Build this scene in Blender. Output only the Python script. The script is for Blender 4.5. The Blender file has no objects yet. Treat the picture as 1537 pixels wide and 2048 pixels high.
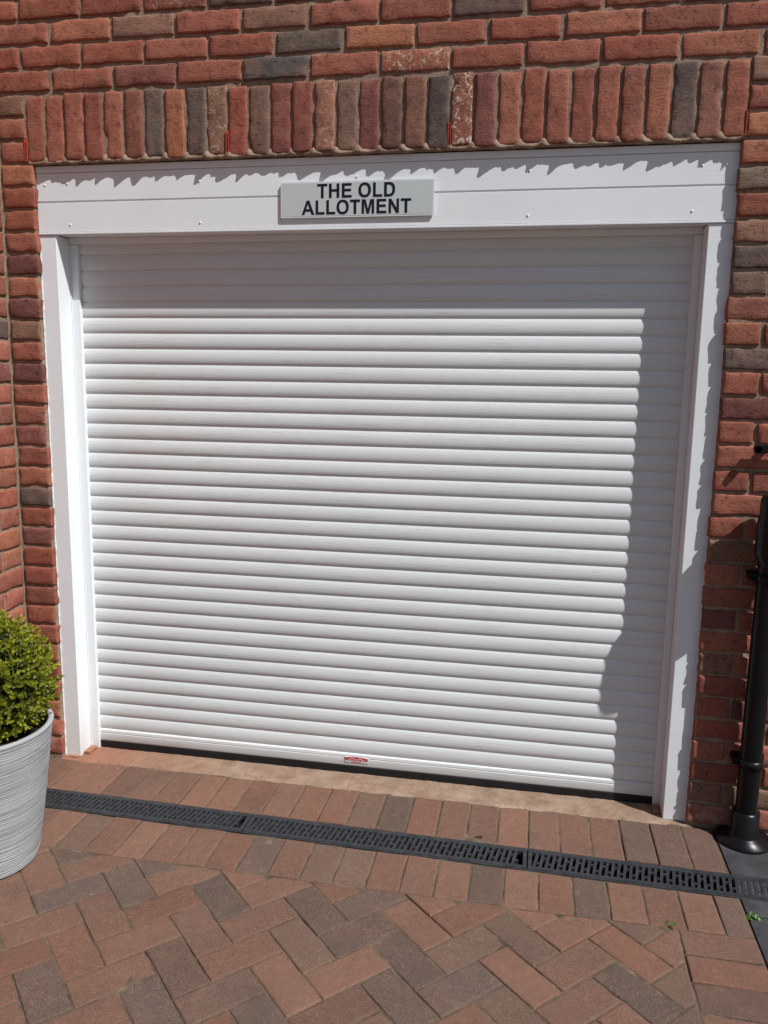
import bpy, math, random
import numpy as np
from mathutils import Vector, Euler, noise
random.seed(7); rng=np.random.default_rng(7)
scene=bpy.context.scene

# ------------------------------------------------------------------ helpers
def empty(name,parent=None):
    o=bpy.data.objects.new(name,None); scene.collection.objects.link(o)
    o.empty_display_size=0.1
    if parent: o.parent=parent
    return o
def mesh_obj(name,verts,faces,mat=None,parent=None,smooth=False,cols=None):
    m=bpy.data.meshes.new(name); m.from_pydata([tuple(map(float,v)) for v in verts],[],faces)
    if cols is not None:
        a=m.color_attributes.new('Col','FLOAT_COLOR','POINT')
        a.data.foreach_set('color',np.array(cols,dtype=np.float32).ravel())
    m.update()
    if smooth: m.polygons.foreach_set('use_smooth',[True]*len(m.polygons))
    o=bpy.data.objects.new(name,m); scene.collection.objects.link(o)
    if mat: m.materials.append(mat)
    if parent: o.parent=parent
    return o
def boxes(name,lst,mat,parent=None,bevel=0.0,seg=2):
    V=[];F=[]
    for (x0,x1,y0,y1,z0,z1) in lst:
        b=len(V)
        V+=[(x0,y0,z0),(x1,y0,z0),(x1,y1,z0),(x0,y1,z0),(x0,y0,z1),(x1,y0,z1),(x1,y1,z1),(x0,y1,z1)]
        F+=[tuple(b+i for i in f) for f in [(0,3,2,1),(4,5,6,7),(0,1,5,4),(1,2,6,5),(2,3,7,6),(3,0,4,7)]]
    o=mesh_obj(name,V,F,mat,parent)
    if bevel>0:
        md=o.modifiers.new('b','BEVEL'); md.width=bevel; md.segments=seg; md.limit_method='ANGLE'
    return o
def lathe(name,prof,mat,parent,loc=(0,0,0),n=96,smooth=True,axis='z'):
    V=[];F=[]
    for (r,z) in prof:
        for i in range(n):
            a=2*math.pi*i/n
            p=(r*math.cos(a),r*math.sin(a),z)
            if axis=='y': p=(p[0],z,p[1])
            V.append((p[0]+loc[0],p[1]+loc[1],p[2]+loc[2]))
    for j in range(len(prof)-1):
        for i in range(n):
            i2=(i+1)%n
            F.append((j*n+i,j*n+i2,(j+1)*n+i2,(j+1)*n+i))
    return mesh_obj(name,V,F,mat,parent,smooth)

class N:
    def __init__(s,name,rough=0.8,spec=0.5):
        s.m=bpy.data.materials.new(name); s.m.use_nodes=True
        s.t=s.m.node_tree; s.b=s.t.nodes['Principled BSDF']
        s.b.inputs['Roughness'].default_value=rough
        s.b.inputs['Specular IOR Level'].default_value=spec
        s.co=s.t.nodes.new('ShaderNodeTexCoord').outputs['Object']
    def n(s,ty,**k):
        x=s.t.nodes.new(ty)
        for a,b in k.items(): setattr(x,a,b)
        return x
    def l(s,a,b): s.t.links.new(a,b)
    def map(s,scale=(1,1,1),rot=(0,0,0),vec=None):
        x=s.n('ShaderNodeMapping'); x.inputs['Scale'].default_value=scale; x.inputs['Rotation'].default_value=rot
        s.l(vec or s.co,x.inputs['Vector']); return x.outputs['Vector']
    def noise(s,scale,detail=4,rough=.55,vec=None,dist=0):
        x=s.n('ShaderNodeTexNoise'); x.inputs['Scale'].default_value=scale; x.inputs['Detail'].default_value=detail
        x.inputs['Roughness'].default_value=rough; x.inputs['Distortion'].default_value=dist
        s.l(vec or s.co,x.inputs['Vector']); return x.outputs['Fac']
    def voro(s,scale,vec=None,feature='F1'):
        x=s.n('ShaderNodeTexVoronoi'); x.feature=feature; x.inputs['Scale'].default_value=scale
        s.l(vec or s.co,x.inputs['Vector']); return x.outputs['Distance']
    def ramp(s,f,stops):
        x=s.n('ShaderNodeValToRGB'); e=x.color_ramp.elements
        while len(e)<len(stops): e.new(0.5)
        for el,(p,c) in zip(e,stops):
            el.position=p; el.color=c if len(c)==4 else (*c,1)
        s.l(f,x.inputs['Fac']); return x.outputs['Color']
    def g(s,f,a,b,c0=0,c1=1): return s.ramp(f,[(a,(c0,)*3),(b,(c1,)*3)])
    def mix(s,fac,a,b,mode='MIX'):
        x=s.n('ShaderNodeMix',data_type='RGBA',blend_type=mode)
        for sock,v in ((x.inputs[0],fac),(x.inputs[6],a),(x.inputs[7],b)):
            if isinstance(v,(int,float)): sock.default_value=v
            elif isinstance(v,tuple): sock.default_value=(*v,1) if len(v)==3 else v
            else: s.l(v,sock)
        return x.outputs[2]
    def math(s,op,a,b):
        x=s.n('ShaderNodeMath',operation=op)
        for sock,v in ((x.inputs[0],a),(x.inputs[1],b)):
            if isinstance(v,(int,float)): sock.default_value=v
            else: s.l(v,sock)
        return x.outputs[0]
    def bump(s,h,strength=.5,dist=.002,prev=None):
        x=s.n('ShaderNodeBump'); x.inputs['Strength'].default_value=strength; x.inputs['Distance'].default_value=dist
        s.l(h,x.inputs['Height'])
        if prev: s.l(prev,x.inputs['Normal'])
        return x.outputs['Normal']
    def attr(s):
        x=s.n('ShaderNodeAttribute'); x.attribute_name='Col'; return x
    def col(s,c):
        if isinstance(c,tuple): s.b.inputs['Base Color'].default_value=(*c,1)
        else: s.l(c,s.b.inputs['Base Color'])
    def nor(s,x): s.l(x,s.b.inputs['Normal'])

# ------------------------------------------------------------------ materials
def mat_brick():
    k=N('brick_clay',.9,.2); at=k.attr(); c=at.outputs['Color']
    n1=k.noise(9,5,.6); n2=k.noise(60,6,.7); n3=k.noise(330,3,.6)
    c=k.mix(k.g(n1,.35,.7,0,.6),c,k.mix(1,c,(.62,.60,.62),'MULTIPLY'))
    c=k.mix(k.g(k.noise(17,5,.7,dist=.5),.52,.72,0,.5),c,(.31,.15,.10))
    c=k.mix(k.g(n2,.42,.66,0,.5),c,k.mix(1,c,(1.35,1.3,1.25),'MULTIPLY'))
    c=k.mix(k.g(n2,.34,.44,.7,0),c,k.mix(1,c,(.34,.32,.34),'MULTIPLY'))
    c=k.mix(k.g(n3,.3,.7,0,.5),c,k.mix(1,c,(.65,.65,.65),'MULTIPLY'))
    sm=k.noise(24,6,.75,dist=.4)
    c=k.mix(k.g(sm,.57,.76,0,.45),c,(.31,.21,.155))
    v=k.noise(48,5,.6,dist=1.2)
    f=k.math('MULTIPLY',k.g(v,.54,.60),at.outputs['Alpha'])
    c=k.mix(f,c,(.58,.48,.38))
    # pale salts just above the paving
    sx=k.n('ShaderNodeSeparateXYZ'); k.l(k.co,sx.inputs[0])
    d=k.math('MULTIPLY',k.g(sx.outputs['Z'],.0,.13,1,0),k.g(k.noise(22,5,.7),.45,.6))
    c=k.mix(k.math('MULTIPLY',d,.6),c,(.42,.34,.28))
    k.col(c)
    crease=k.noise(1,6,.7,vec=k.map((22,22,60)),dist=1.2)
    b=k.bump(crease,.42,.006)
    b=k.bump(k.noise(130,6,.7),.6,.003,b)
    pits=k.g(k.voro(110),.05,.25)
    b=k.bump(pits,.3,.002,b)
    k.nor(b); return k.m
def mat_mortar():
    k=N('mortar',.95,.2)
    c=k.ramp(k.noise(30,6,.7),[(.3,(.22,.15,.105)),(.55,(.34,.24,.175)),(.75,(.44,.335,.25))])
    c=k.mix(k.g(k.noise(7,4,.7),.5,.75,0,.5),c,(.25,.14,.098))
    c=k.mix(k.g(k.noise(500,2,.5),.45,.7,0,.5),c,(.14,.10,.07))
    k.col(c); b=k.bump(k.noise(60,6,.7),.8,.006); b=k.bump(k.noise(500,3,.6),.6,.002,b); k.nor(b); return k.m
def mat_pvc():
    k=N('white_pvc',.42,.45)
    c=k.ramp(k.noise(3,5,.6),[(.3,(.75,.785,.81)),(.7,(.81,.845,.865))])
    c=k.mix(k.g(k.noise(14,6,.8),.6,.8,0,.15),c,(.60,.58,.54))
    sx=k.n('ShaderNodeSeparateXYZ'); k.l(k.co,sx.inputs[0])
    d=k.math('MULTIPLY',k.g(sx.outputs['Z'],0,.22,1,0),k.g(k.noise(30,6,.7),.35,.7,.2,.8))
    c=k.mix(k.math('MULTIPLY',d,.5),c,(.50,.41,.33))
    k.col(c)
    b=k.bump(k.noise(1,4,.6,vec=k.map((3,3,220))),.25,.0015)
    b=k.bump(k.noise(2.5,2,.5),.12,.02,b)
    k.nor(b); return k.m
def mat_slat():
    k=N('white_coated_aluminium',.36,.5)
    c=k.ramp(k.noise(1,5,.6,vec=k.map((1.6,1.6,2.2))),[(.3,(.655,.685,.695)),(.7,(.70,.73,.74))])
    c=k.mix(k.g(k.noise(1,6,.75,vec=k.map((4,4,9))),.52,.85,0,.28),c,(.54,.50,.45))
    ln=k.noise(1,2,.5,vec=k.map((4,1,300)))
    gate=k.noise(1,2,.5,vec=k.map((24,1,60)))
    dash=k.math('MULTIPLY',k.g(ln,.59,.64),k.g(gate,.42,.52))
    c=k.mix(k.math('MULTIPLY',dash,.25),c,(.38,.39,.40))
    k.col(c)
    b=k.bump(dash,.35,.0006)
    b=k.bump(k.noise(1,3,.5,vec=k.map((1.2,1,8))),.10,.006,b)
    k.nor(b); return k.m
def mat_block():
    k=N('paving_block',.92,.2); at=k.attr(); c=at.outputs['Color']
    c=k.mix(k.g(k.noise(5,5,.6),.3,.7,0,.5),c,k.mix(1,c,(.72,.73,.74),'MULTIPLY'))
    c=k.mix(k.g(k.noise(11,5,.65,dist=.5),.5,.72,0,.6),c,(.145,.088,.064))
    n=k.noise(45,6,.75)
    c=k.mix(k.g(n,.5,.75,0,.6),c,k.mix(1,c,(1.5,1.42,1.35),'MULTIPLY'))
    c=k.mix(k.g(n,.30,.42,.5,0),c,k.mix(1,c,(.5,.5,.5),'MULTIPLY'))
    sp=k.noise(420,2,.6)
    c=k.mix(k.g(sp,.58,.70,0,.7),c,(.34,.25,.19))
    c=k.mix(k.g(sp,.28,.42,.75,0),c,(.035,.03,.027))
    d=k.noise(16,6,.8,dist=.6)
    c=k.mix(k.g(d,.56,.75,0,.45),c,(.235,.17,.12))
    st=k.noise(3.3,4,.6)
    c=k.mix(k.g(st,.58,.72,0,.4),c,(.07,.056,.047))
    k.col(c)
    b=k.bump(k.noise(30,4,.6),.5,.005); b=k.bump(k.noise(350,4,.7),.8,.002,b); k.nor(b); return k.m
def mat_sand():
    k=N('joint_sand',.98,.1)
    c=k.ramp(k.noise(18,6,.7),[(.3,(.06,.048,.036)),(.55,(.16,.12,.085)),(.75,(.27,.205,.145))])
    c=k.mix(k.g(k.noise(5,5,.7),.54,.68,0,.6),c,(.04,.045,.022))
    k.col(c); k.nor(k.bump(k.noise(300,4,.7),.8,.004)); return k.m
def mat_simple(name,c,rough=.6,spec=.5,var=.25,scale=20,bs=.2,bd=.002,bscale=200):
    k=N(name,rough,spec)
    n=k.noise(scale,5,.6)
    k.col(k.ramp(n,[(.3,tuple(x*(1-var) for x in c)),(.7,tuple(min(1,x*(1+var)) for x in c))]))
    k.nor(k.bump(k.noise(bscale,4,.6),bs,bd)); return k.m
def mat_sill():
    k=N('sill_concrete',.95,.2)
    c=k.ramp(k.noise(12,6,.7),[(.28,(.19,.12,.085)),(.5,(.30,.21,.15)),(.72,(.39,.30,.225))])
    sx=k.n('ShaderNodeSeparateXYZ'); k.l(k.co,sx.inputs[0])
    c=k.mix(k.g(sx.outputs['X'],.1,.7,.85,0),c,(.31,.135,.085))
    c=k.mix(k.g(k.noise(300,3,.6),.55,.7,0,.5),c,(.15,.11,.08))
    c=k.mix(k.g(k.noise(4,5,.7),.5,.7,0,.5),c,(.21,.13,.095))
    k.col(c); b=k.bump(k.noise(25,6,.7),.8,.008); b=k.bump(k.noise(300,3,.7),.6,.003,b); k.nor(b); return k.m
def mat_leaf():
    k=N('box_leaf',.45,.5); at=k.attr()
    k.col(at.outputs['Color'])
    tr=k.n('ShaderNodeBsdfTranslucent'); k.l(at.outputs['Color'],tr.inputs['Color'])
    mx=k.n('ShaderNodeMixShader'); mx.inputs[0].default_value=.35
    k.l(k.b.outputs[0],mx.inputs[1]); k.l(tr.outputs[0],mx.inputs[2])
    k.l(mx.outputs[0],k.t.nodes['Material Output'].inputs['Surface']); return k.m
def mat_pot():
    k=N('ribbed_grey_resin',.5,.4)
    c=k.ramp(k.noise(7,5,.6),[(.3,(.34,.355,.365)),(.7,(.42,.435,.44))])
    w=k.noise(1,4,.6,vec=k.map((3,3,260)))
    c=k.mix(k.g(w,.38,.52,.5,0),c,(.20,.205,.21))
    k.col(c); k.nor(k.bump(w,.9,.005)); return k.m

M_brick=mat_brick();M_mort=mat_mortar();M_pvc=mat_pvc();M_slat=mat_slat();M_block=mat_block();M_sand=mat_sand()
M_sill=mat_sill();M_leaf=mat_leaf();M_pot=mat_pot()
M_black=mat_simple('black_rubber',(.010,.010,.012),.6,.3)
M_iron=mat_simple('drain_plastic_grey',(.028,.031,.036),.55,.35,.4,40,.5,.002,200)
M_dark=mat_simple('drain_liner_dark',(.010,.008,.007),.95,.1,.5,30,.6,.005,80)  # near-black colour stands in for the shaded depth below the grating
M_pipe=mat_simple('black_pvc',(.006,.006,.007),.32,.25,.2,20,.05)
M_ground=mat_simple('drive_ground',(.12,.10,.085),.95,.2,.4,2,.6,.01,60)
M_slate=mat_simple('dark_slab',(.045,.047,.052),.75,.3,.4,12,.6,.004,60)
M_vent=mat_simple('terracotta_vent',(.34,.055,.035),.6,.3)
M_sign=mat_simple('sign_acrylic',(.52,.565,.565),.18,.5,.03,5,.0)
M_signedge=mat_simple('sign_clear_edge',(.66,.70,.70),.15,.6,.03,5,.0)
M_letter=mat_simple('sign_lettering',(.010,.010,.016),.35,.3,.1,5,.0)
M_red=mat_simple('badge_red',(.55,.02,.03),.35,.5,.08,60,.0)
M_silver=mat_simple('badge_silver',(.55,.55,.56),.35,.6,.08,60,.0)
M_soil=mat_simple('potting_soil',(.02,.014,.01),.95,.1,.5,60,.8,.006,90)
M_core=mat_simple('shrub_twigs',(.020,.026,.008),.9,.1,.5,30,.8,.01,60)
M_seal=mat_simple('sealant',(.74,.75,.75),.6,.3,.1,40,.5,.002,90)
M_pack=mat_simple('clay_packer',(.34,.16,.10),.9,.2,.3,60,.5,.002,90)

# ------------------------------------------------------------------ brick house
house=empty('brick_house')
RED=[(.315,.108,.072),(.35,.126,.084),(.285,.095,.067),(.37,.14,.09),(.30,.11,.077),(.335,.12,.082),(.325,.104,.070)]
ORG=[(.41,.165,.09),(.385,.15,.085)]
PUR=[(.20,.078,.066),(.235,.09,.075),(.185,.073,.062)]
GRY=[(.14,.10,.085),(.17,.125,.10),(.115,.09,.08),(.19,.13,.10)]
TAN=[(.28,.155,.105),(.26,.14,.095)]
def pick():
    r=random.random()
    if r<.74: c=random.choice(RED)
    elif r<.79: c=random.choice(ORG)
    elif r<.88: c=random.choice(PUR)
    elif r<.93: c=random.choice(GRY)
    else: c=random.choice(TAN)
    j=random.uniform(.84,1.15); return tuple(x*j*random.uniform(.96,1.04) for x in c)
BV=[];BF=[];BC=[]
def axis_pts(L,step):
    e=[0,.0015,.0050]; n=max(2,int(round((L-.010)/step)))
    mid=list(np.linspace(.0050,L-.0050,n+1))[1:-1]
    return e+mid+[L-.0050,L-.0015,L]
def brick(o,U,V,Nn,w,h,col,step=.013,white=0.0,depth=.05,pr=.0022):
    o=np.array(o,float);U=np.array(U,float);V=np.array(V,float);Nn=np.array(Nn,float)
    us=axis_pts(w,step);vs=axis_pts(h,step);nu=len(us);nv=len(vs)
    seed=Vector((random.uniform(-90,90),random.uniform(-90,90),random.uniform(-90,90)))
    tilt=random.uniform(-.008,.008); prou=random.uniform(-pr*.7,pr)
    tu=random.uniform(-.012,.012)
    b=len(BV); r=.0050
    def sag(e): 
        t=max(0,1-e/r); return r*(1-math.sqrt(max(0,1-t*t)))
    for j,v in enumerate(vs):
        for i,u in enumerate(us):
            eu=min(u,w-u);ev=min(v,h-v)
            d=-max(sag(eu),sag(ev))-.3*min(sag(eu),sag(ev))
            q=Vector((u,v,0))
            n1=noise.noise(q*22+seed); n2=noise.noise(q*70+seed*1.3)
            d+=prou+n1*.0024+n2*.0013+tu*(u-w/2)
            edge=max(0,1-min(eu,ev)/.014)
            chip=max(0,noise.noise(q*16+seed*.31)-.28)*.02*edge
            du=noise.noise(q*30+seed*.7)*.004*edge+noise.noise(q*90+seed*.5)*.002*edge
            dv=noise.noise(q*30-seed*.7)*.004*edge+noise.noise(q*90-seed*.5)*.002*edge
            p=o+U*(u+du)+V*(v+dv+tilt*(u-w/2))+Nn*(d-chip)
            BV.append(p); BC.append((*col,white))
    for j in range(nv-1):
        for i in range(nu-1):
            a=b+j*nu+i; BF.append((a,a+1,a+1+nu,a+nu))
    ring=[b+i for i in range(nu)]+[b+j*nu+nu-1 for j in range(1,nv)]+[b+(nv-1)*nu+i for i in range(nu-2,-1,-1)]+[b+j*nu for j in range(nv-2,0,-1)]
    s=len(BV)
    for k in ring: BV.append(BV[k]-Nn*depth); BC.append(BC[k])
    m=len(ring)
    for k in range(m): BF.append((ring[k],s+k,s+(k+1)%m,ring[(k+1)%m]))
    
FY=-.022      # brick face plane
Z0=2.188      # underside of soldier course
U=(1,0,0);V=(0,0,1);NN=(0,-1,0)
SOL=[RED[0],RED[1],RED[5],RED[2],RED[3],(.25,.095,.07),GRY[1],ORG[1],GRY[0],(.27,.15,.10),RED[6],(.21,.12,.09),(.25,.085,.068),(.26,.088,.068),(.32,.15,.105),(.21,.125,.09),PUR[1],(.17,.088,.066),(.235,.115,.08),GRY[2],(.30,.12,.085),PUR[1],RED[3],RED[0],RED[5],RED[2],RED[1],RED[4],RED[3],GRY[0],(.27,.12,.09),RED[1]]
PIT=.0729
for i,c in enumerate(SOL):
    x=-.020+i*PIT
    wh=.9 if i==20 else (.35 if i in(9,14) else 0)
    dz=random.uniform(-.005,.005)
    brick((x+.0050,FY,Z0+dz),U,V,NN,.0628+random.uniform(-.002,.002),.212,c,.011,wh,.05,.0035)
ROW={0:{0:RED[0],1:RED[5],2:(.26,.10,.08),3:RED[1],4:(.12,.105,.10),5:RED[1],6:RED[3],7:RED[0],8:RED[1],9:RED[6],10:RED[3]}}
for r in range(0,13):
    z=Z0+.225+r*.075
    off=.09 if r%2==0 else .2025
    i=-2
    while off+i*.225<3.6:
        x0=off+i*.225; x1=x0+.215; 
        x0=max(x0,-.12); x1=min(x1,3.6)
        if x1-x0>.03:
            c=ROW.get(r,{}).get(i+1,None) or pick()
            brick((x0+.002,FY,z+.0005),U,V,NN,x1-x0-.003+random.uniform(-.003,.003),.0638+random.uniform(-.002,.002),c,.013,
                  .7 if (r==0 and i==5) else (.25 if random.random()<.05 else 0))
        i+=1
nrow=int((Z0+.225)/.075)+1
for r in range(nrow):
    z=Z0+.225-.075*(r+1)+.0005
    if z<-.06: break
    xe=-.024 if r<3 else -.001+random.uniform(-.005,.003)
    c=pick()
    if r==3: c=ORG[0]
    brick((-.118,FY,z),U,V,NN,xe-(-.118),.064,c,.012)
    x=2.314 if r<3 else 2.303+random.uniform(-.005,.004)
    first=.215 if r%2 else .1025
    w=first-(0.0 if r>=3 else .008)
    while x<3.6:
        c=pick()
        if r in(6,7,8) and random.random()<.6: c=random.choice(GRY+TAN)
        brick((x,FY,z),U,V,NN,w-.001,.064+random.uniform(-.0015,.0015),c,.013 if x<2.8 else .03,0,.05,.0038)
        x+=w+.010; w=.215
for r in range(45):
    z=Z0+.225+.075*13-.010-.065-.075*r
    if z<-.06: break
    y=FY-.004 ; w=.215 if r%2 else .1025
    y-=.004
    while y>-2.2:
        brick((-.120,y-w,z),(0,1,0),V,(1,0,0),w-.001,.064,pick(),.016)
        y-=w+.010; w=.215
mesh_obj('brickwork',BV,BF,M_brick,house,True,BC)
mm=FY+.0064
ztop=Z0+.225+.075*13
boxes('mortar_bed',[(-.3,-.004,mm,.09,-.1,Z0-.006),(2.306,3.6,mm,.09,-.1,Z0-.006),(-.3,3.6,mm,.09,Z0-.006,ztop),
    (-.22,-.1262,-2.2,mm,-.1,ztop)],M_mort,house)
mv=[];mf=[];nn_=420
for i in range(nn_+1):
    x=-.01+2.32*i/nn_
    ph=((x+.020)/PIT)%1.0
    jn=math.exp(-((min(ph,1-ph))/.16)**2)
    bl=max(0,noise.noise(Vector((x*31,2.3,0)))+.15)
    out=.004+.011*jn*max(0,.7+noise.noise(Vector((round((x+.02)/PIT)*3.7,8,0)))*1.3)+.009*bl+.002*noise.noise(Vector((x*120,0,0)))
    zl=Z0-.0085-.004*bl+.0015*noise.noise(Vector((x*90,4,0)))
    for (yy,zz) in ((-.004,zl),(mm-out*.7,zl+.0005),(mm-out,zl+.004),(mm-out*.4,zl+.012+.01*jn),(mm+.003,zl+.018+.012*jn)):
        mv.append((x,yy,zz))
for i in range(nn_):
    for k in range(4): mf.append((i*5+k,i*5+k+1,(i+1)*5+k+1,(i+1)*5+k))
mesh_obj('mortar_lip',mv,mf,M_mort,house,True)
boxes('inner_leaf',[(-.3,3.6,.6,.7,-.1,ztop),(-.3,-.2,.0905,.6,-.1,ztop),(3.5,3.6,.0905,.6,-.1,ztop),(-.3,3.6,.0905,.7,ztop+.001,ztop+.06)],M_mort,house)
vl=[]
for xv in (-.0205,.709,1.438,2.3125):
    for k in range(9):
        vl.append((xv-.0042,xv+.0042,FY-.0015,FY+.02,Z0+.002+k*.0075,Z0+.002+k*.0075+.0045))
    vl.append((xv-.0048,xv-.0030,FY-.003,FY+.02,Z0+.001,Z0+.073)); vl.append((xv+.0030,xv+.0048,FY-.003,FY+.02,Z0+.001,Z0+.073))
boxes('weep_vents',vl,M_vent,house)

# ------------------------------------------------------------------ frame + door
door=empty('roller_garage_door')
HT=2.172;HF=1.9495
boxes('fascia_boards',[(-.002,2.306,0.0,.02,2.0605,2.152),(-.002,2.306,0.0,.02,1.958,2.0555),(-.002,2.306,.005,.022,2.0545,2.0615),
   (-.002,2.306,-.003,.02,2.1545,HT+.004),(-.002,2.306,-.003,.02,HF,1.9565),(-.002,2.306,.004,.022,1.9560,1.9585),(-.002,2.306,.004,.022,2.1515,2.155),
   (-.002,2.306,.0225,.10,1.952,HT)],M_pvc,door,.0012)
boxes('jambs',[(.0,.062,.0015,.1,0,HF-.001),(2.231,2.302,.0015,.1,0,HF-.001)],M_pvc,door,.002)
sv=[];sf=[]
for side,xc in ((0,-.001),(1,2.303)):
    b=len(sv); n=260
    for i in range(n+1):
        z=HF*i/n
        wv=.0035+.003*noise.noise(Vector((z*38,side*9,0)))+.0015*noise.noise(Vector((z*120,side*9,0)))
        off=.0015*noise.noise(Vector((z*20,side*5,7)))
        for k in range(5):
            a=math.pi*k/4
            sv.append((xc+off-wv*math.cos(a),.002-.8*wv*math.sin(a),z))
    for i in range(n):
        for k in range(4): sf.append((b+i*5+k,b+i*5+k+1,b+(i+1)*5+k+1,b+(i+1)*5+k))
mesh_obj('sealant_beads',sv,sf,M_seal,door,True)
boxes('guide_rails',[(.0625,.094,.083,.10,0,1.93),(2.208,2.2305,.083,.10,0,1.93),(.0625,.066,.078,.0825,0,1.93),(2.227,2.2305,.078,.0825,0,1.93)],M_pvc,door,.0015)
boxes('base_packers',[(.0635,.088,.020,.076,.001,.013),(.020,.058,-.012,.001,.001,.006),(2.205,2.2295,.030,.076,.001,.012)],M_pack,door,.002)
boxes('head_trim',[(.0625,2.2305,.078,.10,1.931,1.9515)],M_pvc,door,.001)
scr=[(.03,2.115),(.115,2.118),(.60,2.113),(1.14,2.113),(1.69,2.115),(2.2,2.115),(2.27,2.115),(.12,1.982),(.60,1.980),(1.14,1.980),(1.69,1.982),(2.18,1.985)]
for i,(x,z) in enumerate(scr):
    lathe('screw_cap_%d'%(i+1),[(.0034,0),(.0034,-.0012),(.0024,-.0023),(.0001,-.0026)],M_pvc,door,(x,0,z),16,True,'y')
yb=.101
def prof():
    pts=[(.030,.004),(.030,-.006),(.034,-.008),(.060,-.0085),(.0625,-.0065),(.065,-.0085),(.0745,-.0075),(.0775,-.002)]
    z=.0785
    while z<1.935:
        for t,yy in ((.0,.0008),(.025,.0008),(.035,-.0008),(.09,-.0028),(.2,-.0045),(.32,-.0056),(.45,-.0060),(.58,-.0058),(.7,-.0051),(.82,-.0039),(.92,-.0024),(.975,-.0008),(.985,.0008)):
            pts.append((z+.055*t,yy))
        z+=.055
    return pts
pp=prof(); xs=list(np.linspace(.075,2.222,40)); V_=[];F_=[]
for (z,y) in pp:
    for x in xs: V_.append((x,yb+y+.0006*noise.noise(Vector((x*1.3,0,z*9))),z+.0007*noise.noise(Vector((x*.9,5,round(z/.055)*3.1)))))
nx=len(xs)
for j in range(len(pp)-1):
    for i in range(nx-1):
        a=j*nx+i; F_.append((a,a+1,a+1+nx,a+nx))
cur=mesh_obj('slat_curtain',V_,F_,M_slat,door,True)
cur.data.set_sharp_from_angle(angle=math.radians(28))
boxes('bottom_seal',[(.094,2.21,.092,.115,.0005,.0295)],M_black,door,.003)
zo=.008
boxes('badge_plate',[(1.095,1.185,.0898,.0922,.0365+zo,.0585+zo)],M_silver,door,.001)
pts=[(1.0965,.0460),(1.1835,.0460),(1.1835,.0545),(1.165,.0585),(1.14,.0597),(1.115,.0585),(1.0965,.0545)]
mesh_obj('badge_field',[(x,.0892,z+zo) for x,z in pts],[tuple(range(len(pts)))],M_red,door)
mk=[(1.106,.0485),(1.118,.0485),(1.124,.0530),(1.130,.0485),(1.150,.0485),(1.156,.0530),(1.162,.0485),(1.174,.0485),(1.170,.0510),(1.164,.0510),(1.158,.0555),(1.153,.0555),(1.147,.0510),(1.133,.0510),(1.127,.0555),(1.121,.0555),(1.116,.0510),(1.110,.0510)]
mesh_obj('badge_mark',[(x,.0888,z+zo) for x,z in mk],[tuple(range(len(mk)))],M_silver,door)
boxes('badge_stripe',[(1.122,1.158,.0893,.0899,.0392+zo,.0415+zo)],M_red,door)

# ------------------------------------------------------------------ sign
sign=empty('house_name_sign')
def rrect(x0,x1,z0,z1,r,n=6):
    out=[]
    for cx,cz,a0 in ((x1-r,z1-r,0),(x0+r,z1-r,90),(x0+r,z0+r,180),(x1-r,z0+r,270)):
        for k in range(n+1):
            a=math.radians(a0+90*k/n); out.append((cx+r*math.cos(a),cz+r*math.sin(a)))
    return out
def plate(name,pts,y0,y1,mat,parent):
    n=len(pts); V=[(x,y0,z) for x,z in pts]+[(x,y1,z) for x,z in pts]
    F=[tuple(range(n)),tuple(range(2*n-1,n-1,-1))]+[(i,i+n,(i+1)%n+n,(i+1)%n) for i in range(n)]
    return mesh_obj(name,V,F,mat,parent)
plate('plate_edge',rrect(.886,1.394,1.987,2.099,.006),-.0078,-.0035,M_signedge,sign)
plate('plate_face',rrect(.8905,1.3895,1.9915,2.0945,.003),-.0083,-.0079,M_sign,sign)
def ell(cx,cy,rx,ry,n=40,p=2.25):
    o=[]
    for i in range(n):
        a=2*math.pi*i/n; c,s=math.cos(a),math.sin(a)
        o.append((cx+rx*math.copysign(abs(c)**(2/p),c),cy+ry*math.copysign(abs(s)**(2/p),s)))
    return o
def darc(x0,x1,ym,ry,n=18,p=2.3):
    o=[]
    for i in range(n+1):
        a=math.pi/2-math.pi*i/n; c,s=math.cos(a),math.sin(a)
        o.append((x0+(x1-x0)*abs(c)**(2/p),ym+ry*math.copysign(abs(s)**(2/p),s)))
    return o
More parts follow.
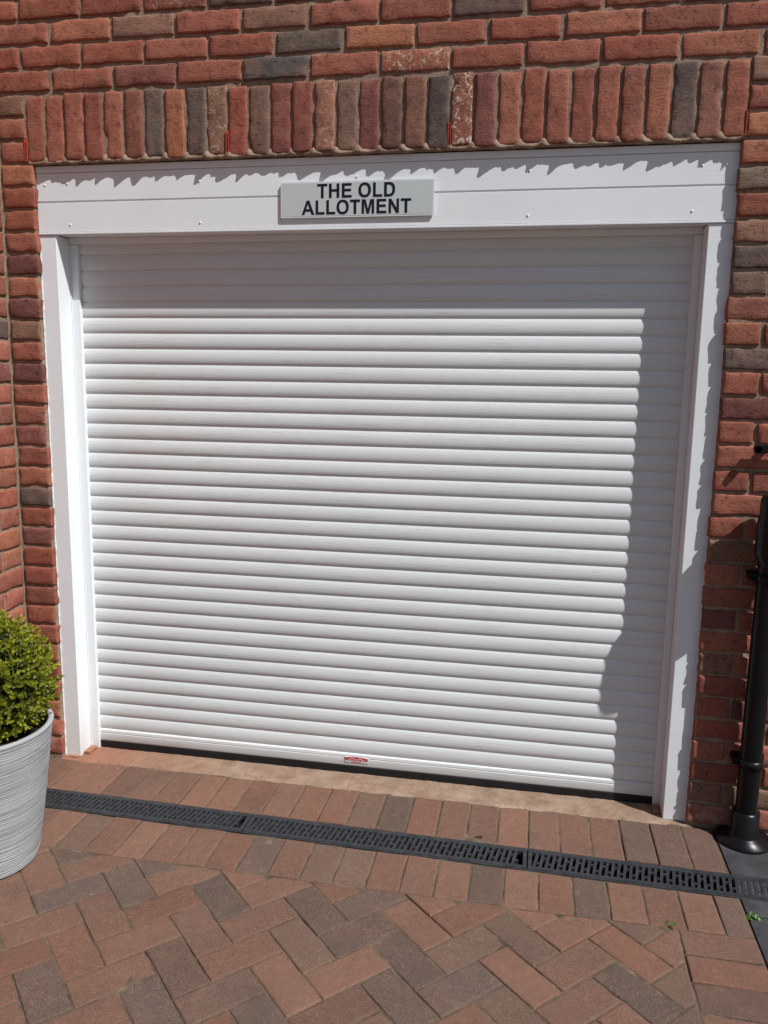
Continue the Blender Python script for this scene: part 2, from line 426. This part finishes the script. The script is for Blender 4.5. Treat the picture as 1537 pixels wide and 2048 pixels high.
G={'T':(.611,[[(.021,.716),(.021,.595),(.233,.595),(.233,0),(.378,0),(.378,.595),(.590,.595),(.590,.716)]]),
'H':(.722,[[(.073,0),(.073,.716),(.218,.716),(.218,.434),(.502,.434),(.502,.716),(.647,.716),(.647,0),(.502,0),(.502,.313),(.218,.313),(.218,0)]]),
'E':(.667,[[(.073,0),(.073,.716),(.604,.716),(.604,.595),(.218,.595),(.218,.436),(.577,.436),(.577,.315),(.218,.315),(.218,.121),(.617,.121),(.617,0)]]),
'L':(.611,[[(.076,0),(.076,.716),(.221,.716),(.221,.121),(.583,.121),(.583,0)]]),
'A':(.722,[[(0,0),(.279,.716),(.433,.716),(.719,0),(.562,0),(.499,.163),(.212,.163),(.153,0)],[(.257,.284),(.452,.284),(.354,.549)]]),
'M':(.833,[[(.073,0),(.073,.716),(.289,.716),(.419,.228),(.547,.716),(.764,.716),(.764,0),(.630,0),(.630,.564),(.488,0),(.349,0),(.207,.564),(.207,0)]]),
'N':(.722,[[(.073,0),(.073,.716),(.214,.716),(.507,.238),(.507,.716),(.641,.716),(.641,0),(.496,0),(.207,.467),(.207,0)]]),
'O':(.778,[ell(.389,.358,.345,.370),ell(.389,.358,.197,.247)]),
'D':(.722,[[(.073,0),(.073,.716)]+darc(.34,.672,.358,.358),[(.218,.121),(.218,.595)]+darc(.32,.523,.358,.237)]),' ':(.278,[])}
def text(name,s,cx,z,em,squeeze=1.0):
    wtot=sum(G[c][0] for c in s)*em*squeeze
    cu=bpy.data.curves.new(name,'CURVE'); cu.dimensions='2D'; cu.fill_mode='BOTH'; cu.extrude=.0003
    x=cx-wtot/2
    for ch in s:
        for poly in G[ch][1]:
            sp=cu.splines.new('POLY'); sp.points.add(len(poly)-1)
            for pt,(a,b) in zip(sp.points,poly): pt.co=(x+a*em*squeeze,b*em,0,1)
            sp.use_cyclic_u=True
        x+=G[ch][0]*em*squeeze
    o=bpy.data.objects.new(name,cu); scene.collection.objects.link(o); o.parent=sign
    o.location=(0,-.0088,z); o.rotation_euler=(math.pi/2,0,0); cu.materials.append(M_letter)
text('text_line_1','THE OLD',1.140,2.0475,.0615,.97)
text('text_line_2','ALLOTMENT',1.140,1.9965,.0615,.96)

# ------------------------------------------------------------------ paving
pave=empty('block_paving')
def clip(poly,a,b,c):   # keep a x + b y + c >= 0
    out=[]
    for i in range(len(poly)):
        p=poly[i];q=poly[(i+1)%len(poly)]
        dp=a*p[0]+b*p[1]+c;dq=a*q[0]+b*q[1]+c
        if dp>=0: out.append(p)
        if (dp>=0)!=(dq>=0):
            t=dp/(dp-dq); out.append((p[0]+(q[0]-p[0])*t,p[1]+(q[1]-p[1])*t))
    return out
def area(p): return .5*sum(p[i][0]*p[(i+1)%len(p)][1]-p[(i+1)%len(p)][0]*p[i][1] for i in range(len(p)))
def inset(poly,d):
    out=list(poly)
    n=len(poly)
    for i in range(n):
        p=poly[i];q=poly[(i+1)%n]
        ex,ey=q[0]-p[0],q[1]-p[1];L=math.hypot(ex,ey)
        if L<1e-6: continue
        a,b=-ey/L,ex/L
        out=clip(out,a,b,-(a*p[0]+b*p[1])-d)
        if len(out)<3: return []
    return out
def clean(p,e=.0015):
    o=[]
    for q in p:
        if not o or math.hypot(q[0]-o[-1][0],q[1]-o[-1][1])>e: o.append(q)
    if len(o)>1 and math.hypot(o[0][0]-o[-1][0],o[0][1]-o[-1][1])<e: o.pop()
    return o
PV=[];PF=[];PC=[]
PAL=[(.16,.086,.061),(.18,.095,.067),(.15,.084,.062),(.135,.082,.063),(.12,.08,.064),(.17,.094,.068),(.165,.082,.057),(.145,.09,.067),(.19,.102,.072),(.17,.084,.058),(.112,.078,.064)]
def block(poly,j=.0019,cd=None):
    poly=clean(poly)
    if len(poly)<3: return
    if area(poly)<0: poly=poly[::-1]
    if area(poly)<.0006: return
    p0=clean(inset(poly,j))
    if len(p0)<3: return
    c=cd or random.choice(PAL); jt=random.uniform(.9,1.12); c=tuple(x*jt for x in c)
    n=len(p0); cx=sum(p[0] for p in p0)/n; cy=sum(p[1] for p in p0)/n
    def shrink(d):
        o=[]
        for k in range(n):
            a=p0[k-1];b=p0[k];cc=p0[(k+1)%n]
            e1=Vector((b[0]-a[0],b[1]-a[1])).normalized();e2=Vector((cc[0]-b[0],cc[1]-b[1])).normalized()
            n1=Vector((-e1.y,e1.x));n2=Vector((-e2.y,e2.x));m=n1+n2
            den=max(.35,1+n1.dot(n2)); m=m/den
            o.append((b[0]+m.x*d,b[1]+m.y*d))
        return o
    dz=random.uniform(-.0018,.0018);tx=random.uniform(-.014,.014);ty=random.uniform(-.014,.014)
    b=len(PV)
    rings=[(p0,-.03),(p0,-.004),(shrink(.0012),-.0018),(shrink(.0035),-.0004),(shrink(.006),0)]
    for ring,z in rings:
        for x,y in ring:
            PV.append((x+.0012*noise.noise(Vector((x*60,y*60,1))),y+.0012*noise.noise(Vector((x*60,y*60,9))),z+dz+tx*(x-cx)+ty*(y-cy))); PC.append((*c,1))
    for r in range(len(rings)-1):
        for k in range(n):
            k2=(k+1)%n; PF.append((b+r*n+k,b+r*n+k2,b+(r+1)*n+k2,b+(r+1)*n+k))
    PF.append(tuple(b+(len(rings)-1)*n+k for k in range(n)))
SL=-.0165
y_far=lambda x:-.2439+SL*x
y_near=lambda x:-.3605+SL*x
XR=2.385
x=-.42
while x<XR-.01:
    x1=min(x+.1,XR)
    block(clip([(x,-.030),(x,-.50),(x1,-.50),(x1,-.030)],-SL,1,-(-.2439+.002)) ,cd=(.20,.102,.070) if random.random()<.35 else None)
    x+=.1
x=-.39
while x<XR-.01:
    x1=min(x+.1,XR)
    block(clip([(x,-.30),(x,-.577),(x1,-.577),(x1,-.30)],SL,-1,-.3605-.002))
    x+=.1
y=-.577; XB=2.185
while y>-4.6:
    block([(XB,y),(XR,y),(XR,y-.1),(XB,y-.1)]); y-=.1
ca=math.cos(math.radians(45));sa=ca;S=.1
def tow(s,t): return (1.02+ (s*ca-t*sa)*S, -1.3+(s*sa+t*ca)*S)
for m in range(-45,46):
    for k in range(-60,61):
        bx=k+2*m;by=k-2*m
        for (a,b_,c_,d_) in ((0,0,2,1),(0,1,1,3)):
            q=[tow(bx+a,by+b_),tow(bx+c_,by+b_),tow(bx+c_,by+d_),tow(bx+a,by+d_)]
            cx=sum(p[0] for p in q)/4;cy=sum(p[1] for p in q)/4
            if cx<-2.2 or cx>XB+.15 or cy>-.45 or cy<-4.5: continue
            q=clip(q,-1,0,XB); 
            if len(q)>=3: q=clip(q,0,-1,-.577)
            if len(q)>=3: block(q)
mesh_obj('blocks',PV,PF,M_block,pave,False,PC)
def sheet(name,x0,x1,yA,yB,nx,ny,mat,parent):
    v=[];f=[]
    for j in range(ny+1):
        for i in range(nx+1):
            x=x0+(x1-x0)*i/nx; y=yA(x)+(yB(x)-yA(x))*j/ny
            z=-.0038+.0028*noise.noise(Vector((x*9,y*9,1)))+.0014*noise.noise(Vector((x*45,y*45,1)))
            v.append((x,y,z))
    for j in range(ny):
        for i in range(nx):
            a=j*(nx+1)+i; f.append((a,a+nx+1,a+nx+2,a+1))
    mesh_obj(name,v,f,mat,parent,True)
sheet('joint_sand_sill',-2.4,XR,lambda x:-.02,y_far,240,12,M_sand,pave)
sheet('joint_sand_field',-2.4,XR,y_near,lambda x:-4.6,260,220,M_sand,pave)
sv=[];sf=[];nxs=160;nys=12
for j in range(nys+1):
    for i in range(nxs+1):
        x=-.005+2.33*i/nxs; y=.12-.154*j/nys
        if j>=nys-1: y+=.012*noise.noise(Vector((x*14,0,0)))+.006*noise.noise(Vector((x*50,0,0)))
        z=.0005+.0026*noise.noise(Vector((x*20,y*20,3)))+.0018*noise.noise(Vector((x*70,y*70,3)))-(.005 if j==nys else 0)
        z-=max(0,(.05-y))*.015
        sv.append((x,y,z))
for j in range(nys):
    for i in range(nxs):
        a=j*(nxs+1)+i; sf.append((a,a+nxs+1,a+nxs+2,a+1))
mesh_obj('door_sill',sv,sf,M_sill,pave,True)
mesh_obj('ground',[(-60,-60,-.032),(60,-60,-.032),(60,60,-.032),(-60,60,-.032)],[(0,1,2,3)],M_ground)
boxes('dark_slab_edging',[(XR+.004,XR+.60,-.03-.45*(k+1)+.006-(.0),-.03-.45*k,-.03,-.001) for k in range(10)],M_slate,pave,.003)

# ------------------------------------------------------------------ drain
dr=empty('drainage_channel'); dr.rotation_euler=(0,0,math.atan(SL)); dr.location=(0,-.2439,0)
Lx0,Lx1=-.45,XR+.75; W=.1165
dl=[(Lx0,Lx1,-.007,-.0005,-.06,.0005),(Lx0,Lx1,-W+.0005,-W+.007,-.06,.0005)]
boxes('channel_edges',dl,M_iron,dr,.001)
boxes('channel_bed',[(Lx0,Lx1,-W+.007,-.007,-.06,-.0285)],M_dark,dr)
V_=[];F_=[]
def hexa(p,z0,z1):
    b=len(V_)
    for z in(z0,z1):
        for x,y in p: V_.append((x,y,z))
    F_.extend([(b+3,b+2,b+1,b),(b+4,b+5,b+6,b+7),(b,b+1,b+5,b+4),(b+1,b+2,b+6,b+5),(b+2,b+3,b+7,b+6),(b+3,b,b+4,b+7)])
joints=[-.06,.86,1.78,2.70]
def rail(y0,y1,z1,x0,x1): hexa([(x0,y0),(x1,y0),(x1,y1),(x0,y1)],z1-.012,z1)
ya,yb_=-.0075,-W+.0075
segs=[(Lx0,-.062)]+[(joints[i]+.002,joints[i+1]-.002) for i in range(3)]+[(2.702,Lx1)]
sl=.010
for (s0,s1) in segs:
    rail(ya-.014,ya,.0012,s0,s1); rail(yb_,yb_+.014,.0012,s0,s1)
    hexa([(s0,yb_+.0142),(s0+.012,yb_+.0142),(s0+.012,ya-.0142),(s0,ya-.0142)],-.0108,.0012)
    hexa([(s1-.012,yb_+.0142),(s1,yb_+.0142),(s1,ya-.0142),(s1-.012,ya-.0142)],-.0108,.0012)
    x=s0+.014;k=0;pt=.0178;bw=.0085
    while x+pt+sl<s1-.012:
        xa=x
        hexa([(xa,yb_+.0142),(xa+bw,yb_+.0142),(xa+bw+sl,ya-.0142),(xa+sl,ya-.0142)],-.0108,.0008)
        ym=(ya+yb_)/2
        if k%2==1: rows=[(ym+.010,ym+.018)]
        else: rows=[(ym-.018,ym-.010)]
        for (r0,r1) in rows:
            f0=(r0-yb_)/(ya-yb_)*sl;f1=(r1-yb_)/(ya-yb_)*sl
            hexa([(xa+bw+f0,r0),(xa+pt+f0,r0),(xa+pt+f1,r1),(xa+bw+f1,r1)],-.0108,.0004)
        x+=pt;k+=1
mesh_obj('slotted_grating',V_,F_,M_iron,dr)

# ------------------------------------------------------------------ downpipe
dp=empty('downpipe')
px,py=2.472,-.075
lathe('pipe',[(.033,.0),(.033,1.12)],M_pipe,dp,(px,py,0),48)
lathe('guessed_pipe_head',[(.034,.925),(.046,.95),(.050,.965),(.050,1.06),(.045,1.075),(.045,1.125),(.040,1.14),(.0001,1.143)],M_pipe,dp,(px-.006,py-.038,0),48)  # guessed pipe top, shaped so its shadow falls right on jamb and door
lathe('shoe',[(.085,0),(.085,.010),(.050,.018),(.044,.03),(.042,.10),(.034,.105)],M_pipe,dp,(px,py,0),48)
for i,z in enumerate((.27,.88)):
    lathe('clip_%d'%(i+1),[(.033,z-.014),(.0375,z-.014),(.0375,z+.014),(.033,z+.014)],M_pipe,dp,(px,py,0),48)
    boxes('clip_bracket_%d'%(i+1),[(px-.058,px-.036,py-.006,py+.006,z-.010,z+.010),(px-.052,px+.052,py+.040,FY-.001,z-.012,z+.012),(px-.012,px+.012,py+.031,py+.0405,z-.011,z+.011)],M_pipe,dp,.002)
    lathe('clip_screw_%d'%(i+1),[(.006,-.012),(.006,.0),(.0001,.0)],M_pipe,dp,(px-.047,py-.002,z),12,True,'y')
boxes('top_bracket',[(2.405,2.56,-.052,-.044,1.262,1.290),(2.43,2.45,-.0445,FY-.001,1.266,1.286)],M_pipe,dp,.003)
lathe('top_bracket_knob',[(.010,-.018),(.012,-.010),(.012,.0),(.0001,.0)],M_pipe,dp,(2.412,-.052,1.276),16,True,'y')

# ------------------------------------------------------------------ planter with box ball
pot=empty('planter_pot'); PX,PY=.155,-.669; PH=.435; RB,RT=.142,.200
prof_=[(.001,.002),(RB-.006,.002),(RB,.006)]
nz=150
for i in range(nz+1):
    t=i/nz; z=.008+(PH-.022)*t
    r=RB+(RT-RB)*(t**.85)
    r+=.0011*math.sin(z*2*math.pi/.0075+2.0*noise.noise(Vector((z*30,0,0))))
    prof_.append((r,z))
prof_+=[(RT+.003,PH-.010),(RT+.005,PH-.004),(RT+.002,PH),(RT-.008,PH+.001),(RT-.012,PH-.004),(RT-.016,PH-.05)]
lathe('pot_body',prof_,M_pot,pot,(PX,PY,0),128)
lathe('soil',[(RT-.0145,PH-.042),(.12,PH-.034),(.001,PH-.03)],M_soil,pot,(PX,PY,0),48)
shrub=empty('box_topiary_shrub')
CZ=.572; RR=.212
cv=[];cf=[];nu_,nv_=48,24
for j in range(nv_+1):
    ph=math.pi*j/nv_
    for i in range(nu_):
        a=2*math.pi*i/nu_; d=Vector((math.sin(ph)*math.cos(a),math.sin(ph)*math.sin(a),math.cos(ph)))
        r=(RR-.050)*(1+.12*noise.noise(d*4))
        cv.append((PX+d.x*r,PY+d.y*r,CZ+d.z*r*.95))
for j in range(nv_):
    for i in range(nu_):
        i2=(i+1)%nu_; cf.append((j*nu_+i,(j+1)*nu_+i,(j+1)*nu_+i2,j*nu_+i2))
mesh_obj('twig_core',cv,cf,M_core,shrub,True)
lathe('trunk',[(.014,PH-.05),(.011,.5)],M_core,shrub,(PX,PY,0),10)
LV=[];LF=[];LC=[]
def leaf(p,d,up,L,Wd,c):
    s=d.cross(up)
    if s.length<1e-3: s=Vector((1,0,0))
    s.normalize(); nn=s.cross(d).normalized()
    b=len(LV)
    pts=[p,p+d*L*.4+s*Wd*.5+nn*L*.10,p+d*L*.8+s*Wd*.38+nn*L*.08,p+d*L,p+d*L*.8-s*Wd*.38+nn*L*.08,p+d*L*.4-s*Wd*.5+nn*L*.10]
    for q in pts: LV.append(q); LC.append((*c,1))
    LF.append((b,b+1,b+2,b+3)); LF.append((b,b+3,b+4,b+5))
ns=1350
ga=math.pi*(3-math.sqrt(5))
for i in range(ns):
    zz=1-2*(i+.5)/ns; rr=math.sqrt(1-zz*zz); a=ga*i
    d=Vector((rr*math.cos(a),rr*math.sin(a),zz))+Vector((random.gauss(0,.05),random.gauss(0,.05),random.gauss(0,.05))); d.normalize()
    lump=1+.10*noise.noise(d*5.5)+.06*noise.noise(d*14)
    R1=RR*lump*random.uniform(.90,1.07)
    c0=Vector((PX,PY,CZ))
    if (CZ+d.z*R1)<PH-.02: continue
    axis=(d+Vector((random.gauss(0,.3),random.gauss(0,.3),random.gauss(0,.3)+.3))).normalized()
    tip=c0+Vector((d.x,d.y,d.z*.95))*R1
    t1=axis.orthogonal().normalized(); t2=axis.cross(t1)
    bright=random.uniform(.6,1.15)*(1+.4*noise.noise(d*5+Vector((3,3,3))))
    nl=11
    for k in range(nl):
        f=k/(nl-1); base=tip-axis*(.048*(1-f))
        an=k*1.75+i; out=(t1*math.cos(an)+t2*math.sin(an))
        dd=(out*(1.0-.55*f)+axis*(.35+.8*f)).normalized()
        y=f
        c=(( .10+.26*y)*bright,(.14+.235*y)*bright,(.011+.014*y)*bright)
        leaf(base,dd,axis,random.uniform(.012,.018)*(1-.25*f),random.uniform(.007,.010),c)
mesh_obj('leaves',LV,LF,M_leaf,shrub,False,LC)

# ------------------------------------------------------------------ weeds and litter
def weed(name,x,y,s,n,cb,up=.7):
    global LV,LF,LC
    LV=[];LF=[];LC=[]
    for k in range(n):
        a=random.uniform(0,6.28); e=random.uniform(.15,1.2)*up
        d=Vector((math.cos(a)*math.cos(e),math.sin(a)*math.cos(e),math.sin(e)))
        leaf(Vector((x+random.gauss(0,s*.5),y+random.gauss(0,s*.3),-.003)),d,Vector((0,0,1)),random.uniform(.5,1)*s,s*.45,tuple(q*random.uniform(.7,1.2) for q in cb))
    mesh_obj(name,LV,LF,M_leaf,None,False,LC)
weed('weed',2.165,-.566,.016,14,(.10,.17,.03))
weed('weed',2.40,-.49,.02,18,(.10,.20,.03))
weed('weed',1.62,-.235,.012,26,(.14,.08,.035),.4)
weed('weed',1.62,-.14,.008,16,(.14,.10,.05),.4)
weed('weed',1.41,-.08,.010,12,(.14,.08,.04),.4)
LV=[];LF=[];LC=[]
for k in range(420):
    x=random.uniform(-.1,2.38); y=random.choice([random.uniform(-1.6,-.37),random.gauss(-.04,.02),random.uniform(-.24,0)])
    a=random.uniform(0,6.28)
    leaf(Vector((x,y,.0022)),Vector((math.cos(a),math.sin(a),.08)).normalized(),Vector((0,0,1)),random.uniform(.002,.007),.0025,random.choice([(.25,.18,.11),(.10,.06,.035),(.32,.26,.18)]))
mesh_obj('leaf_litter',LV,LF,M_leaf,None,False,LC)

# ------------------------------------------------------------------ light
to_sun=Vector((1.72,-1.0,2.5)).normalized()
sd=bpy.data.lights.new('sun','SUN'); sd.energy=5.0; sd.angle=math.radians(.5); sd.color=(1,.98,.95)
so=bpy.data.objects.new('sun',sd); scene.collection.objects.link(so)
so.rotation_euler=to_sun.to_track_quat('Z','Y').to_euler(); so.location=(4,-4,6)
w=bpy.data.worlds.new('World'); scene.world=w; w.use_nodes=True
nt=w.node_tree; bg=nt.nodes['Background']; sk=nt.nodes.new('ShaderNodeTexSky'); sk.sky_type='NISHITA'; sk.sun_disc=False
sk.sun_elevation=math.asin(to_sun.z); sk.sun_rotation=math.atan2(to_sun.x,to_sun.y)
nt.links.new(sk.outputs[0],bg.inputs[0]); bg.inputs[1].default_value=.064
scene.view_settings.view_transform='Standard'; scene.view_settings.look='None'; scene.view_settings.exposure=0

# ------------------------------------------------------------------ camera
cd=bpy.data.cameras.new('camera'); co=bpy.data.objects.new('camera',cd); scene.collection.objects.link(co)
co.location=(1.73371,-2.67137,1.46366); co.rotation_euler=(1.40848,-.01581,.18294)
cd.sensor_fit='VERTICAL'; cd.sensor_height=24; cd.lens=24*1605.22661/2048; cd.clip_start=.05; cd.clip_end=500
scene.camera=co
